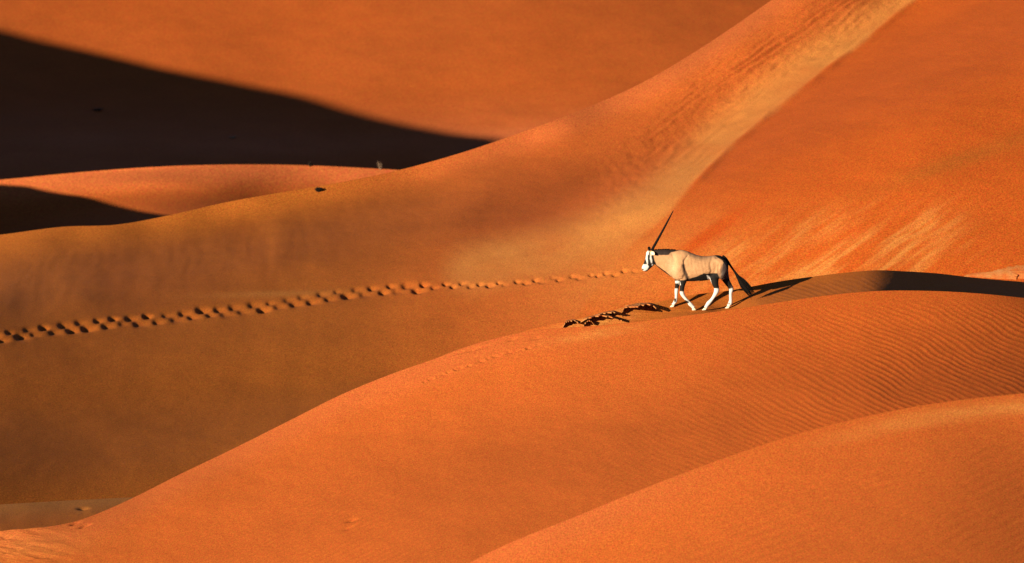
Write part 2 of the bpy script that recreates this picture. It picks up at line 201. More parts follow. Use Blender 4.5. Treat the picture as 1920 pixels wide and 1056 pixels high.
'B2':[[469.81,460.56,451.09,441.37,431.54,421.76,412.24,403.19,394.82,386.96],[469.93,461.12,452.31,443.62,434.74,425.26,415.28,405.71,397.59,390.32],[469.88,461.36,453.24,446.03,438.7,429.57,418.53,408.04,400.37,393.79],[469.71,461.44,453.47,446.53,440.3,431.38,418.81,408.13,401.66,396.57],[469.21,461.33,453.85,447.27,441.47,434.78,421.73,409.92,403.51,399.16],[468.18,460.6,453.53,447.33,440.15,433.78,422.73,411.07,405.39,401.7],[466.84,459.9,453.49,447.44,440.64,435.28,425.46,412.57,407.11,404.0],[465.38,459.11,453.12,446.77,439.63,433.19,426.32,415.51,409.5,406.17],[464.09,458.58,453.09,446.36,439.43,433.52,427.44,418.03,411.82,407.88],[463.32,458.13,452.44,445.33,438.47,432.07,425.0,416.97,411.78,407.99],[463.79,459.2,453.7,445.89,438.56,431.65,423.54,416.67,411.96,407.52],[465.0,460.72,455.47,447.24,438.09,430.45,422.86,416.75,411.79,406.69],[466.42,461.87,455.95,447.69,438.83,430.5,422.88,416.9,411.53,405.9],[467.77,462.68,456.19,447.45,438.43,430.05,422.83,416.89,411.12,405.15],[469.24,463.46,456.4,447.33,438.29,430.04,423.04,416.88,410.7,404.41],[471.07,464.02,456.14,446.84,437.8,429.8,422.98,416.66,410.23,403.7],[474.15,466.89,459.0,450.15,441.24,432.81,425.01,417.55,410.28,403.2],[477.48,470.01,462.11,453.59,444.73,435.87,427.17,418.75,410.7,402.99]]}

def surf(name, us, vs):
    px, py = grid(name, us, vs); d = depth(name, np.array(NETS[name]), us, vs)
    return px, py, world(px, py, d)
UPV = np.array([0, math.sin(PIT), math.cos(PIT)])
RED = np.array([.62, .128, .018]); ORA = np.array([.62, .150, .030]); PALE = np.array([.78, .335, .085])
CRUST = np.array([.62, .30, .11]); OCH = np.array([.60, .185, .029]); PINK = np.array([.62, .165, .050])
RED, ORA, PALE, CRUST, OCH, PINK = [c * np.array([.46, .43, .40]) for c in (RED, ORA, PALE, CRUST, OCH, PINK)]
def mix(a, b, t): t = np.asarray(t)[..., None]; return a + (b - a) * t

def extend(P, rgb, back=None, front=None, side=True):
    """carry a dune on beyond its visible sheet: lee side behind the crest, foot in front, flanks left and right"""
    if back is not None:
        s, dz = back
        new = []
        for a, b in zip(s, dz):
            q = P[:, :1].copy(); q[..., 1] += a; q[..., 0] += a * q[..., 0] / np.maximum(q[..., 1], 1); q[..., 2] += b; new.append(q)
        new = np.concatenate(new[::-1], 1); rgb = np.concatenate([np.repeat(rgb[:, :1], new.shape[1], 1), rgb], 1); P = np.concatenate([new, P], 1)
    if front is not None:
        s, dz = front; new = []
        for a, b in zip(s, dz):
            q = P[:, -1:].copy(); q[..., 1] -= a; q[..., 2] += b; new.append(q)
        new = np.concatenate(new, 1); rgb = np.concatenate([rgb, np.repeat(rgb[:, -1:], new.shape[1], 1)], 1); P = np.concatenate([P, new], 1)
    if side:
        for sg, e in ((-1, 0), (1, -1)):
            new = []
            for a in (2, 6, 14, 40):
                q = (P[:1] if e == 0 else P[-1:]).copy(); q[..., 0] += sg * a; q[..., 2] -= a * .22; new.append(q)
            if e == 0:
                new = np.concatenate(new[::-1], 0); rgb = np.concatenate([np.repeat(rgb[:1], 4, 0), rgb], 0); P = np.concatenate([new, P], 0)
            else:
                new = np.concatenate(new, 0); rgb = np.concatenate([rgb, np.repeat(rgb[-1:], 4, 0)], 0); P = np.concatenate([P, new], 0)
    return P, rgb
def lee(n, reach, drop, k=.14):
    s = reach * np.linspace(0.02, 1, n) ** 1.6
    return s, -np.minimum(k * s + .035 * s * s, .5 * s) * drop
FOOT = ((2, 6, 15, 40), (-.6, -2, -5, -14))
def ripples(x, q, ang, lam, warp, wf, seed, sharp=1.6):
    """wind ripples: a warped wave with broad backs and narrow troughs"""
    ca, sa = math.cos(ang), math.sin(ang)
    ph = (x * ca + q * sa) / lam + warp * fbm(x * wf + seed, q * wf * 1.7 - seed, 3)
    w = .5 + .5 * np.cos(2 * np.pi * ph)
    return w ** sharp - .45

GROUND = {}
def lin(a, b, n): return np.linspace(a, b, n)

# --- the dune the oryx walks along: windward face, flat crest with slip face
us = lin(-250, 2170, 1130); vs = lin(0, 1, 300) ** 1.12
px, py, P = surf('N', us, vs); x, q = P[..., 0], P @ UPV
z = np.zeros_like(px)
z += .016 * fbm(x * .9, q * 2.2, 4) * sst(0, .08, vs)[None]
mk = sst(1180, 1720, px + .5 * (py - 560)) * sst(3, 45, py - CUR['N'](px)) * (.55 + .45 * np.clip(fbm(x * .5 + 3, q * .8) + .3, 0, 1))
mk = mk * (.75 + .5 * fbm(x * 1.3, q * 1.9 + 7, 2))
z += .0118 * mk * (ripples(x, q, math.radians(63), .094, 1.5, .55, 2.0) + .22 * noise(x * 9, q * 16))
mk = sst(420, 760, px + .9 * (py - 850)) * sst(740, 900, py + .12 * (px - 900)) * (1 - sst(1250, 1650, px - .2 * (py - 900))) * (.75 + .5 * fbm(x * .8, q * 1.2 + 3, 2))
z += .0125 * mk * ripples(x, q, math.radians(116), .076, 1.0, .4, 8.0)
z += .035 * sst(190, 40, px) * sst(975, 1000, py) * fbm(x * .8, q * 7 + x * 1.2, 4)
# little tracks and nicks close to the crest
trk = [(796, 716), (815, 708), (840, 699), (862, 690), (880, 684), (905, 676), (930, 668), (955, 661), (985, 654), (1008, 647)]
for i in range(46):
    t = i / 45 * (len(trk) - 1); k = min(int(t), len(trk) - 2); f = t - k
    cx = trk[k][0] + (trk[k + 1][0] - trk[k][0]) * f; cy = trk[k][1] + (trk[k + 1][1] - trk[k][1]) * f
    if i % 7 in (5,) or 20 < i < 23: continue
    z -= (.034 + .02 * math.sin(i * 5.1)) * blob(px, py, cx, cy + 1.2 * math.sin(i * 2.3), 3.2, 1.4)
for cx, cy, rx, dd in ((884, 655, 11, .05), (903, 652, 13, .03), (960, 636, 8, .04), (1005, 634, 9, .03), (868, 660, 16, .02), (660, 975, 10, .05), (652, 990, 12, .03),
                       (140, 982, 8, .05), (158, 987, 10, .06), (10, 1008, 16, .05), (30, 1030, 22, .04), (90, 1040, 26, .03)):
    z -= dd * blob(px, py, cx, cy, rx, 2.0, -.3)
P[..., 2] += z
t = np.clip(blob(px, py, 20, 1015, 130, 34) * (.8 + .5 * fbm(x * 2, q * 9)), 0, 1)
rgb = mix(ORA, PALE * .9, t * .7)
rgb = mix(rgb, PINK, np.clip(sst(70, 10, py - CUR['N'](px)) * sst(1250, 800, px), 0, 1) * .6)
rgb = mix(rgb, PALE, np.clip(blob(px, py, 1120, 626, 90, 9, -.16) * (.7 + .8 * fbm(x * 3, q * 12)), 0, 1) * .6)
rgb = mix(rgb, RED, .5 * sst(1100, 1700, px))
GROUND['N'] = (px, py, P.copy())
P2, rgb2 = extend(P, rgb, lee(14, 22, 1.0), FOOT)
tag(grid_mesh('sand_dune', P2, rgb2, M_NEAR), kind='structure')

us = np.concatenate([lin(960, 1040, 40)[:-1], lin(1040, 1260, 330)[:-1], lin(1260, 1700, 300)[:-1], lin(1700, 2170, 120)]); vs = lin(0, 1, 110)
px, py, P = surf('P', us, vs); x, q = P[..., 0], P @ UPV
z = .012 * fbm(x * 1.1 + 5, q * 3, 4) * sst(0, .12, vs)[None]
mk = sst(1400, 1480, px) * sst(1655, 1630, px) * sst(4, 14, py - CUR['P'](px)) * sst(.02, .5, vs)[None]
z += .0055 * mk * (.6 + .8 * fbm(x * 1.5, q * 6, 2)) * ripples(x, q, math.radians(68), .085, 1.3, .8, 4.0)
z += .012 * sst(1120, 1180, px) * sst(1420, 1300, px) * fbm(x * .9, q * 14, 3) * sst(0, .2, vs)[None]
# wind-cut crust: ramps that rise to the right and break off in ragged little scarps
crust = np.zeros_like(z)
for x0, y0, hgt, ln_, sl2, ya, yb, sd in ((1178, 584, .20, 60, -.9, 573, 600, 1), (1152, 593, .13, 34, -1.0, 586, 606, 2), (1112, 602, .15, 42, -1.2, 594, 616, 3), (1134, 607, .10, 30, -1.3, 599, 618, 7),
                                          (1078, 613, .10, 32, -1.4, 605, 626, 4), (1096, 617, .07, 24, -1.4, 611, 626, 5), (1206, 577, .07, 22, -.7, 568, 584, 6), (1234, 573, .05, 18, -.7, 562, 581, 8), (1166, 611, .06, 26, -1.2, 604, 620, 9)):
    e_ = x0 + sl2 * (py - y0) + 11 * noise(py * .13 + sd * 7.7, py * 0 + sd) + 3.0 * noise(py * .33 + sd, py * 0 + 4.4)
    u_ = px - e_; env = sst(ya, ya + 4, py) * sst(yb, yb - 9, py)
    f_ = .10 * hgt * env * (sst(-ln_, 0, u_) ** .8) * (u_ < 0)
    z += f_; crust = np.maximum(crust, f_ / hgt / .10)
z += .0015 * sst(1040, 1080, px) * sst(1290, 1220, px) * noise(px * .35, py * 1.1) * sst(0, .15, vs)[None]
P[..., 2] += z
rgb = mix(ORA, OCH, sst(1130, 1230, px) * .8)
rgb = mix(rgb, PALE, np.clip(crust * (.7 + .5 * noise(px * .15, py * .5)), 0, 1) * .55)
rgb = mix(rgb, PALE, np.clip(blob(px, py, 1168, 585, 30, 9, -.3) * (.6 + .6 * fbm(x * 4, q * 10)), 0, 1) * .7)
rgb = mix(rgb, PALE, np.clip(blob(px, py, 1115, 609, 75, 16, -.2) * (.8 + .6 * fbm(x * 3, q * 10)), 0, 1) * .9)
P[..., 2] += -.12 * blob(px, py, 1368, 574, 42, 17)
GROUND['P'] = (px, py, P.copy())
P2, rgb2 = extend(P, rgb, lee(12, 16, 1.15, .2), side=False)
tag(grid_mesh('dune_crest', P2, rgb2, M_NEAR), kind='structure')

# --- the dune closest to the camera
us = lin(500, 2170, 760); vs = lin(0, 1, 230) ** 1.1
px, py, P = surf('F', us, vs); x, q = P[..., 0], P @ UPV
mk = sst(1150, 1600, px + .9 * (py - 900)) * sst(40, 130, py - CUR['F'](px)) * (.6 + .4 * np.clip(fbm(x * .6, q) + .4, 0, 1))
z = .011 * fbm(x * .9 + 9, q * 2, 4) * sst(0, .1, vs)[None] + .0145 * mk * ripples(x, q, math.radians(113), .115, 1.2, .45, 5.0)
P[..., 2] += z
band = sst(26, 0, np.abs(py - CUR['F'](px) - 26)) * sst(1450, 1750, px)
rgb = mix(ORA, PALE, np.clip(band * (.8 + .7 * fbm(x * .8, q * 8)), 0, 1) * .55)
rgb = mix(rgb, PINK, sst(90, 10, py - CUR['F'](px)) * sst(1500, 1100, px) * .6)
P2, rgb2 = extend(P, rgb, lee(12, 20, 1.0), FOOT)
tag(grid_mesh('sand_dune', P2, rgb2, M_NEAR), kind='structure')

# --- the hollow behind, the long ridge and the tall slip face on the right
us = lin(-250, 2170, 1220); vs = lin(0, 1, 330)
px, py, P = surf('V', us, vs); x, q = P[..., 0], P @ UPV
z = .02 * fbm(x * .6 + 2, q * 1.8, 4) * sst(0, .05, vs)[None]
ax = polydist(px, py, [(1060, 420), (1150, 350), (1260, 250), (1340, 180), (1440, 110), (1560, 45), (1640, -20)])
ua = x * .83 + q * .55; wa = -x * .55 + q * .83
mk = sst(100, 22, ax) * sst(1150, 1330, px) * np.clip(.45 + 1.3 * fbm(ua * .8 + 1, wa * 1.8, 3), 0, 1.2)
z += .08 * mk * ripples(ua * .45, wa, math.radians(90), .22, 1.1, 1.0, 3.0, 1.2)
z += .018 * sst(90, 10, ax) * sst(1050, 1180, px) * fbm(x * 3.2, q * 4.5, 3)
# soft blown furrows down the ridge on the left
mk = sst(30, 60, py - CUR['V'](px)) * sst(190, 120, py - CUR['V'](px)) * sst(820, 500, px)
z += .028 * mk * fbm(x * .75 + .25 * q + .4 * fbm(x * .5, q * .5), q * .35 + 4, 3)
# hoof prints: two rows
track = curve([(-250, 668), (-60, 641), (0, 632), (150, 610), (300, 597), (430, 582), (560, 565), (640, 551.5), (760, 540), (850, 536), (940, 533), (1050, 523), (1150, 513), (1192, 507.5)])
rr = np.random.RandomState(3)
xs = -242.0; i = 0
hs = np.zeros_like(z)
while xs < 1190:
    far_ = xs > 800
    st = 16.2 if not far_ else (13 if i % 2 == 0 else 21)
    cx = xs + rr.uniform(-3.4, 3.4); up = i % 2 == 0
    cy = float(track(cx)) + (-5.2 if up else 5.2) * (1 if not far_ else .45) + rr.uniform(-1.5, 1.5)
    k = (1.08 if not far_ else .66) * rr.uniform(.75, 1.25)
    sl_ = (us > cx - 45) & (us < cx + 45)
    a_, b_ = px[sl_], py[sl_]
    rx, ry = (8.2 * k, 4.6 * k) if not up else (7.2 * k, 3.9 * k)
    dep = .074 * (1 if not far_ else .7) * rr.uniform(.45, 1.45)
    hs[sl_] += -dep * np.exp(-((a_ - cx) / np.where(a_ > cx, rx * 1.75, rx * .75)) ** 2 - ((b_ - cy) / ry) ** 2) + .07 * dep * blob(a_, b_, cx + rx * 2.4, cy + ry * .5, rx * .9, ry * 1.6) + .05 * dep * blob(a_, b_, cx - rx * 1.3, cy, rx * .7, ry * 1.2)
    xs += st; i += 1
z += hs
# avalanche runnels of the slip face
rid = polydist(px, py, [(1170, 470), (1235, 410), (1330, 318), (1385, 268), (1440, 220), (1560, 110), (1640, 50), (1720, -30)])
right = sst(-5, 13, (px - np.interp(py, [-200, -30, 50, 110, 220, 268, 318, 410, 470, 620], [1850, 1745, 1652, 1572, 1434, 1376, 1322, 1238, 1170, 1060]) - 7 * noise(py / 60, py * 0 + 2.2) - 3 * noise(py / 17, py * 0)))
edge_ = px - np.interp(py, [-200, -30, 50, 110, 220, 268, 318, 410, 470, 620], [1850, 1745, 1652, 1572, 1434, 1376, 1322, 1238, 1170, 1060]) + 7 * noise(py / 60, py * 0 + 2.2) + 3 * noise(py / 17, py * 0)
z += .06 * np.exp(-((edge_ - 5) / 9) ** 2) * sst(-60, 60, py) * sst(400, 300, py)
dn = (px * .82 - py * .57); ac = (px * .57 + py * .82)
z += .018 * right * sst(330, 420, py) * fbm(dn / 90, ac / 9, 3)
P[..., 2] += z
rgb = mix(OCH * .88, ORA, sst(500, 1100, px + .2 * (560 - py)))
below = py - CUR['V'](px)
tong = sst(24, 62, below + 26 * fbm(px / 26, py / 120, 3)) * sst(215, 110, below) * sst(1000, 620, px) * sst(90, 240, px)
rgb = mix(rgb, OCH * np.array([.66, .60, .62]), tong * np.clip(.55 + .5 * fbm(px / 60 + 4, py / 90, 3), 0, 1))      # darker ochre tongues hanging below the crest
rgb = mix(rgb, RED, right * .95)
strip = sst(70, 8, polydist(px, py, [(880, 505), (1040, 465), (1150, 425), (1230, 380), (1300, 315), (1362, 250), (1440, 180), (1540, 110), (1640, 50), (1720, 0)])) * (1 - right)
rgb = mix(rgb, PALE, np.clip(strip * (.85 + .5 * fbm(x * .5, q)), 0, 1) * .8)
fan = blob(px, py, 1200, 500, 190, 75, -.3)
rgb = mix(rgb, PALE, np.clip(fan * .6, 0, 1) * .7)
# pale tongues of blown sand over the foot of the slip face
lob = np.clip(fbm(dn / 260 + 3, ac / 26 + 1, 3) * 1.6 + .35, 0, 1) * np.clip(.55 + .9 * fbm(dn / 70, ac / 6, 3), 0, 1)
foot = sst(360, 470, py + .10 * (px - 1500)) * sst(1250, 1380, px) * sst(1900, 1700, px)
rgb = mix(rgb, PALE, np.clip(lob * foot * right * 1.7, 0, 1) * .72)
rgb = mix(rgb, RED * np.array([1, .85, .8]), np.clip(blob(px, py, 1330, 440, 110, 16, -.62) * 1.1, 0, 1))
rgb = mix(rgb, OCH * .8, np.clip(blob(px, py, 1800, 300, 180, 16, -.33), 0, 1) * .6)
rgb = mix(rgb, PALE * .8, np.clip(blob(px, py, 520, 551, 130, 6, -.03), 0, 1) * .5)
rgb = mix(rgb, ORA, np.clip(-hs * 8, 0, 1) * .5)
rgb = mix(rgb, PINK, sst(60, 15, py - CUR['V'](px)) * sst(600, 1000, px) * sst(1600, 1400, px) * .7)
GROUND['V'] = (px, py, P.copy())
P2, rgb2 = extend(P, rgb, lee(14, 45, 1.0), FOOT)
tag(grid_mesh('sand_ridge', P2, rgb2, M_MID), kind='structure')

# --- low sand bank at the bottom of the hollow
us = lin(-250, 600, 260); vs = lin(0, 1, 50)
px, py, P = surf('S', us, vs); x, q = P[..., 0], P @ UPV
P[..., 2] += .015 * fbm(x * 1.2, q * 4, 4) * sst(0, .1, vs)[None] - .05 * blob(px, py, 155, 954, 9, 2)
rgb = mix(OCH, PALE * .75, sst(40, 0, py - CUR['S'](px)) * .8 + 0 * px)
P2, rgb2 = extend(P, rgb, lee(10, 10, 1.0), FOOT)
tag(grid_mesh('sand_bank', P2, rgb2, M_MID), kind='structure')

# --- the dunes behind
us = lin(-250, 1100, 420); vs = lin(0, 1, 130)
px, py, P = surf('B1', us, vs); x, q = P[..., 0], P @ UPV
P[..., 2] += .03 * fbm(x * .3, q, 4) * sst(0, .1, vs)[None]
rgb = mix(PINK * 1.3, ORA, sst(10, 60, py - CUR['B1'](px)))  # sunlit brightness of the crest put into a lighter, pinker sand colour
GROUND['B1'] = (px, py, P.copy())
P2, rgb2 = extend(P, rgb, lee(14, 60, 1.0), FOOT)
tag(grid_mesh('sand_dune', P2, rgb2, M_FAR), kind='structure')
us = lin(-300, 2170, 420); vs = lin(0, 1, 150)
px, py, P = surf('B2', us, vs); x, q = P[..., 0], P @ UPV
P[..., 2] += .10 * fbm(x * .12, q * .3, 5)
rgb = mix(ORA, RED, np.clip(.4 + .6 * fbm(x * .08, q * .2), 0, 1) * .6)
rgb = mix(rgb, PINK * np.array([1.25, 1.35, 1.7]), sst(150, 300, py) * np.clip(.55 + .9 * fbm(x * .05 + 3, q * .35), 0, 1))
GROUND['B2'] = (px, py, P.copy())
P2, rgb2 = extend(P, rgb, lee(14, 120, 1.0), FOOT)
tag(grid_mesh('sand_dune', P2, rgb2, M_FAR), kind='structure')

def at_px(name, cx, cy):
    gx, gy, G = GROUND[name]; k = np.argmin((gx - cx) ** 2 + (gy - cy) ** 2); return G.reshape(-1, 3)[k].copy()

# --- dunes outside the frame on the left, whose long shadows cross the far slopes
def shadow_dune(name, surfname, edge, t, ext):
    e = np.array(edge, float); s = np.linspace(0, len(e) - 1, 60); k = np.minimum(s.astype(int), len(e) - 2); f = (s - k)[:, None]
    pts = e[k] * (1 - f) + e[k + 1] * f
    cr = np.array([at_px(surfname, a, b) for a, b in pts]); ker = np.ones(5) / 5
    for j in range(3): cr[2:-2, j] = np.convolve(cr[:, j], ker, 'valid')
    cr = cr + SUN * t
    lat = np.array([math.cos(SA + math.pi / 2), math.sin(SA + math.pi / 2)])      # across the sunlight
    def pt(c, l, k, h):
        return np.array([c[0] + lat[0] * l - math.cos(SA) * k, c[1] + lat[1] * l - math.sin(SA) * k, c[2] + k * math.tan(SE) + h])
    cr = np.concatenate([np.array([pt(cr[0], 40, 0, -14), pt(cr[0], 20, 0, -4)]), cr, np.array([pt(cr[-1], *v) for v in ext])], 0)
    tg = np.gradient(cr[:, :2], axis=0); tg /= np.linalg.norm(tg, axis=1, keepdims=True); nr = np.stack([-tg[:, 1], tg[:, 0]], 1)
    nr = nr * 0 + np.array([math.cos(SA), math.sin(SA)])
    off = np.array([-90, -60, -40, -25, -14, -7, -3, -1, 0, .8, 2, 5, 10, 18, 30, 50, 80.])
    P = np.zeros((len(cr), len(off), 3)); P[..., :2] = cr[:, None, :2] + nr[:, None] * off[None, :, None]
    P[..., 2] = cr[:, None, 2] - np.where(off < 0, .42 * np.abs(off), .55 * np.abs(off))[None]
    P[..., 2] = np.maximum(P[..., 2], -44)
    rgb = np.zeros(P.shape) + ORA
    tag(grid_mesh(name, P, rgb, M_FAR), kind='structure')
shadow_dune('sand_dune', 'B2', [(-60, 40), (0, 55), (150, 92), (300, 128), (450, 157), (575, 180), (650, 205), (780, 238), (860, 253), (935, 261)], 78,
            [(-2, 6, .2), (-6, 16, .6), (-12, 28, 1.4), (-20, 40, 1.5), (-32, 50, -2), (-50, 55, -16)])
shadow_dune('sand_dune', 'B1', [(-60, 338), (0, 346), (50, 349), (110, 362), (165, 369), (210, 383), (270, 397), (325, 405)], 22,
            [(-2, 4, .1), (-6, 12, .3), (-12, 20, -1), (-24, 28, -8)])

# --- the desert plain under everything, out to the horizon
us = lin(-1, 1, 60); g = np.sign(us) * np.abs(us) ** 2 * 9000
P = np.stack(np.meshgrid(g, g + 300, indexing='ij') + [np.zeros((60, 60))], -1)
P[..., 2] = -46 + 2.0 * fbm(P[..., 0] / 300, P[..., 1] / 300)
tag(grid_mesh('desert_ground', P, np.zeros(P.shape) + ORA, M_FAR), kind='structure')

# ------------------------------------------------------------------ the oryx
PXM = 150.6 / F                      # metres per photo pixel at the animal
OX, OZ = 1318.0, 578.0
def ground_z(x, y):
    best = None
    for k in ('P', 'N'):
        G = GROUND[k][2].reshape(-1, 3); d = (G[:, 0] - x) ** 2 + (G[:, 1] - y) ** 2; i = np.argmin(d)
        if best is None or d[i] < best[0]: best = (d[i], G[i, 2])
    return best[1]
mid = at_px('P', 1318, 577)
oryx = bpy.data.objects.new('oryx', None); COL.objects.link(oryx); oryx.location = mid
tag(oryx, 'fawn oryx antelope with long straight black horns walking along the dune crest', 'antelope')
oryx.empty_display_size = .3
YAW_ = .10                            # the far end of the body stands a little further back
def L3(px_, py_, y=0.0):
    x = (px_ - OX) * PXM; return np.array([x, y, (OZ - py_) * PXM])
def ring_loft(rings, n=20):
    """rings: (centre, axis u, axis v, ru, rv)"""
    V = []; Fc = []
    for c, u, v, ru, rv in rings:
        for k in range(n):
            a = 2 * math.pi * k / n; V.append(np.array(c) + np.array(u) * ru * math.cos(a) + np.array(v) * rv * math.sin(a))
    for i in range(len(rings) - 1):
        for k in range(n):
            a, b = i * n + k, i * n + (k + 1) % n; Fc.append((a, b, b + n, a + n))
    Fc.append(tuple(range(n))[::-1]); m = (len(rings) - 1) * n; Fc.append(tuple(m + k for k in range(n)))
    return V, Fc
def tube_px(pts, lat=.85, n=14, sub=4, y0=None):
    """pts: (px, py, y metres, radius px[, lateral radius px]) -> rings across the path"""
    A = np.array([[p[0], p[1], p[2], p[3], (p[4] if len(p) > 4 else p[3] * lat)] for p in pts], float)
    s = np.linspace(0, len(A) - 1, (len(A) - 1) * sub + 1); k = np.minimum(s.astype(int), len(A) - 2); f = (s - k)[:, None]
    m = np.gradient(A, axis=0)
    h = A[k] * (2 * f ** 3 - 3 * f ** 2 + 1) + m[k] * (f ** 3 - 2 * f ** 2 + f) + A[k + 1] * (3 * f ** 2 - 2 * f ** 3) + m[k + 1] * (f ** 3 - f ** 2)
    C = np.array([L3(a[0], a[1], a[2]) for a in h]); T = np.gradient(C, axis=0); T /= np.linalg.norm(T, axis=1, keepdims=True)
    R = []
    for c, t, a in zip(C, T, h):
        v = np.array([0, 1.0, 0]) - t * t[1]; v /= np.linalg.norm(v); u = np.cross(v, t)
        R.append((c, u, v, max(a[3], .15) * PXM, max(a[4], .15) * PXM))
    return ring_loft(R, n)
class Acc:
    def __init__(s): s.V = []; s.F = []
    def add(s, VF):
        o = len(s.V); s.V += list(VF[0]); s.F += [tuple(i + o for i in f) for f in VF[1]]
body = Acc()
# trunk: upright rings from the breast to the rump (x, top, bottom, half width)
def vring(x, top, bot, hw, y=0):
    c = L3(x, (top + bot) / 2, y); return (c, (0, 0, 1.0), (0, 1.0, 0), (bot - top) / 2 * PXM, hw * PXM)
trunk = [(1254, 484, 508, 5), (1258, 473, 515, 9.5), (1264, 469, 521, 13), (1272, 467.6, 525, 16), (1280, 467.6, 526.2, 18), (1290, 470, 526.2, 19.5), (1298, 473.6, 526, 20.5), (1307, 477, 525.8, 21.3),
         (1317, 479.2, 525.4, 21.5), (1327, 479.4, 524, 20.5), (1336, 478.2, 522, 19), (1344, 477.2, 520, 17.5), (1351, 478.2, 517, 15), (1357, 481.5, 514, 12), (1362, 487, 510, 8.5), (1365.5, 494, 505, 4.5)]
TR = []
for i in range(len(trunk) - 1):
    for f in (0, .5): TR.append(vring(*[trunk[i][j] * (1 - f) + trunk[i + 1][j] * f for j in range(4)]))
TR.append(vring(*trunk[-1])); body.add(ring_loft(TR, 28))
# belly hair line and shoulder masses
for sg in (-1, 1):
    body.add(tube_px([(1281, 478, sg * .10, 6, 4), (1278, 492, sg * .155, 11, 6.5), (1275, 508, sg * .15, 11, 6.5), (1276, 519, sg * .13, 8, 6)], n=16))
    body.add(tube_px([(1345, 484, sg * .09, 8, 6), (1350, 494, sg * .13, 13, 7), (1349, 508, sg * .13, 13, 7.5), (1345, 517, sg * .12, 10, 6.5)], n=16))
# neck
NK = [(1224, 467.5, 489, 5.2), (1229, 467.3, 494.5, 6.0), (1236, 467, 500.5, 7.2), (1243, 466.8, 506, 8.6), (1250, 466.8, 511, 10), (1258, 467.2, 517, 11.6), (1268, 468, 521, 13)]
body.add(ring_loft([vring(*a) for a in NK], 20))
# head: rings across the line from poll to muzzle (front point, back point, lateral radius)
HD = [((1216.5, 468.5), (1225, 470.5), 3.6), ((1213.6, 471.5), (1230, 479), 5.6), ((1212.2, 477), (1231.5, 486), 6.4), ((1211.3, 483), (1230.5, 492), 6.0), ((1209.8, 488.5), (1227, 496.8), 5.0),
      ((1208.2, 493.6), (1222, 501.2), 4.2), ((1206.2, 497), (1219, 504.2), 4.0), ((1205, 500), (1216.2, 506.4), 3.9), ((1205.2, 503.4), (1214, 507.6), 3.3), ((1207, 506), (1212, 508), 1.7)]
HR = []
for i in range(len(HD)):
    (ax_, ay_), (bx_, by_), lr = HD[i]; a = L3(ax_, ay_); b = L3(bx_, by_); u = (b - a); r = np.linalg.norm(u) / 2
    HR.append(((a + b) / 2, u / (2 * r), (0, 1.0, 0), r, lr * PXM))
body.add(ring_loft(HR, 20))
# legs; feet are set on the sand found under them
NEAR_Y, FAR_Y = -.115, .115
def foot_shift(px_, py_, y):
    wx = mid[0] + (px_ - OX) * PXM; wz = ground_z(wx, mid[1] + y) - mid[2]
    return wz - (OZ - py_) * PXM
LEGS = [
 ('A', FAR_Y, [(1275, 507, 9.5, 6), (1274, 518, 8, 5.6), (1272.4, 527, 5.6, 4.8), (1271, 536, 4.0, 3.8), (1270, 542.5, 3.5, 3.4), (1269.6, 547, 2.9, 2.8), (1269.3, 555, 2.15, 2.2), (1268.9, 561, 2.2, 2.2), (1267.6, 566, 2.8, 2.7), (1265.2, 570, 2.3, 2.4), (1263.4, 573, 2.8, 2.7)], (1262.2, 576.2), (1260.0, 576.6)),
 ('B', NEAR_Y, [(1284, 507, 10, 6.2), (1283, 518, 8, 5.8), (1281, 528, 5.6, 5), (1279.6, 538, 4.3, 4.2), (1279.3, 545, 3.9, 3.8), (1281, 550, 3.1, 3.0), (1286, 556.5, 2.2, 2.3), (1291, 562, 2.3, 2.3), (1295, 566.5, 3.0, 2.9), (1299, 570.2, 2.5, 2.5), (1301.4, 573.3, 2.8, 2.7)], (1302.8, 576.4), (1301.0, 578.2)),
 ('C', NEAR_Y, [(1346, 500, 14, 7), (1341, 511, 11.5, 6.6), (1339.5, 520, 8.6, 5.8), (1341, 529, 6.2, 5), (1343.3, 536.5, 4.8, 4), (1343.6, 542, 4.3, 3.6), (1341.2, 548, 3.2, 3), (1337.2, 554.5, 2.5, 2.5), (1333, 560, 2.6, 2.5), (1328.6, 564.6, 3.2, 3), (1325.4, 569, 2.6, 2.6), (1323.6, 572.6, 2.9, 2.8)], (1321.6, 576), (1318.8, 578)),
 ('D', FAR_Y, [(1353, 500, 13, 7), (1356, 511, 10.5, 6.4), (1360, 521, 7.8, 5.6), (1364.6, 530, 5.6, 4.6), (1369.6, 537.6, 4.6, 3.9), (1371, 543, 4.1, 3.6), (1370, 550, 2.9, 2.9), (1370.2, 558, 2.4, 2.4), (1370.4, 565, 2.5, 2.5), (1369.6, 570.5, 3.2, 3.0), (1367.6, 574.4, 2.6, 2.6), (1366, 577.4, 2.9, 2.8)], (1364.6, 580.2), (1362.2, 581.4)),
]
hoof_specs = []
for nm, yy, pts, hp, tip in LEGS:
    dz = foot_shift(hp[0], max(hp[1], tip[1]), yy) / PXM     # px up
    out = []
    n = len(pts)
    for i, (a, b, r, lr) in enumerate(pts):
        t = sst(.25, 1.0, i / (n - 1)); g_ = 1 + .26 * float(sst(.3, .6, i / (n - 1))); out.append((a, b - dz * float(t), yy, r * g_, lr * g_))
    body.add(tube_px(out, n=16, sub=4)); hoof_specs.append((nm, yy, out[-1], (hp[0], hp[1] - dz), (tip[0], tip[1] - dz), dz))
    print('leg', nm, 'foot shift px', round(dz, 2))
tmp_me = bpy.data.meshes.new('tmp'); tmp_me.from_pydata([tuple(v) for v in body.V], [], body.F); tmp_me.update()
tmp = bpy.data.objects.new('tmp', tmp_me); COL.objects.link(tmp)
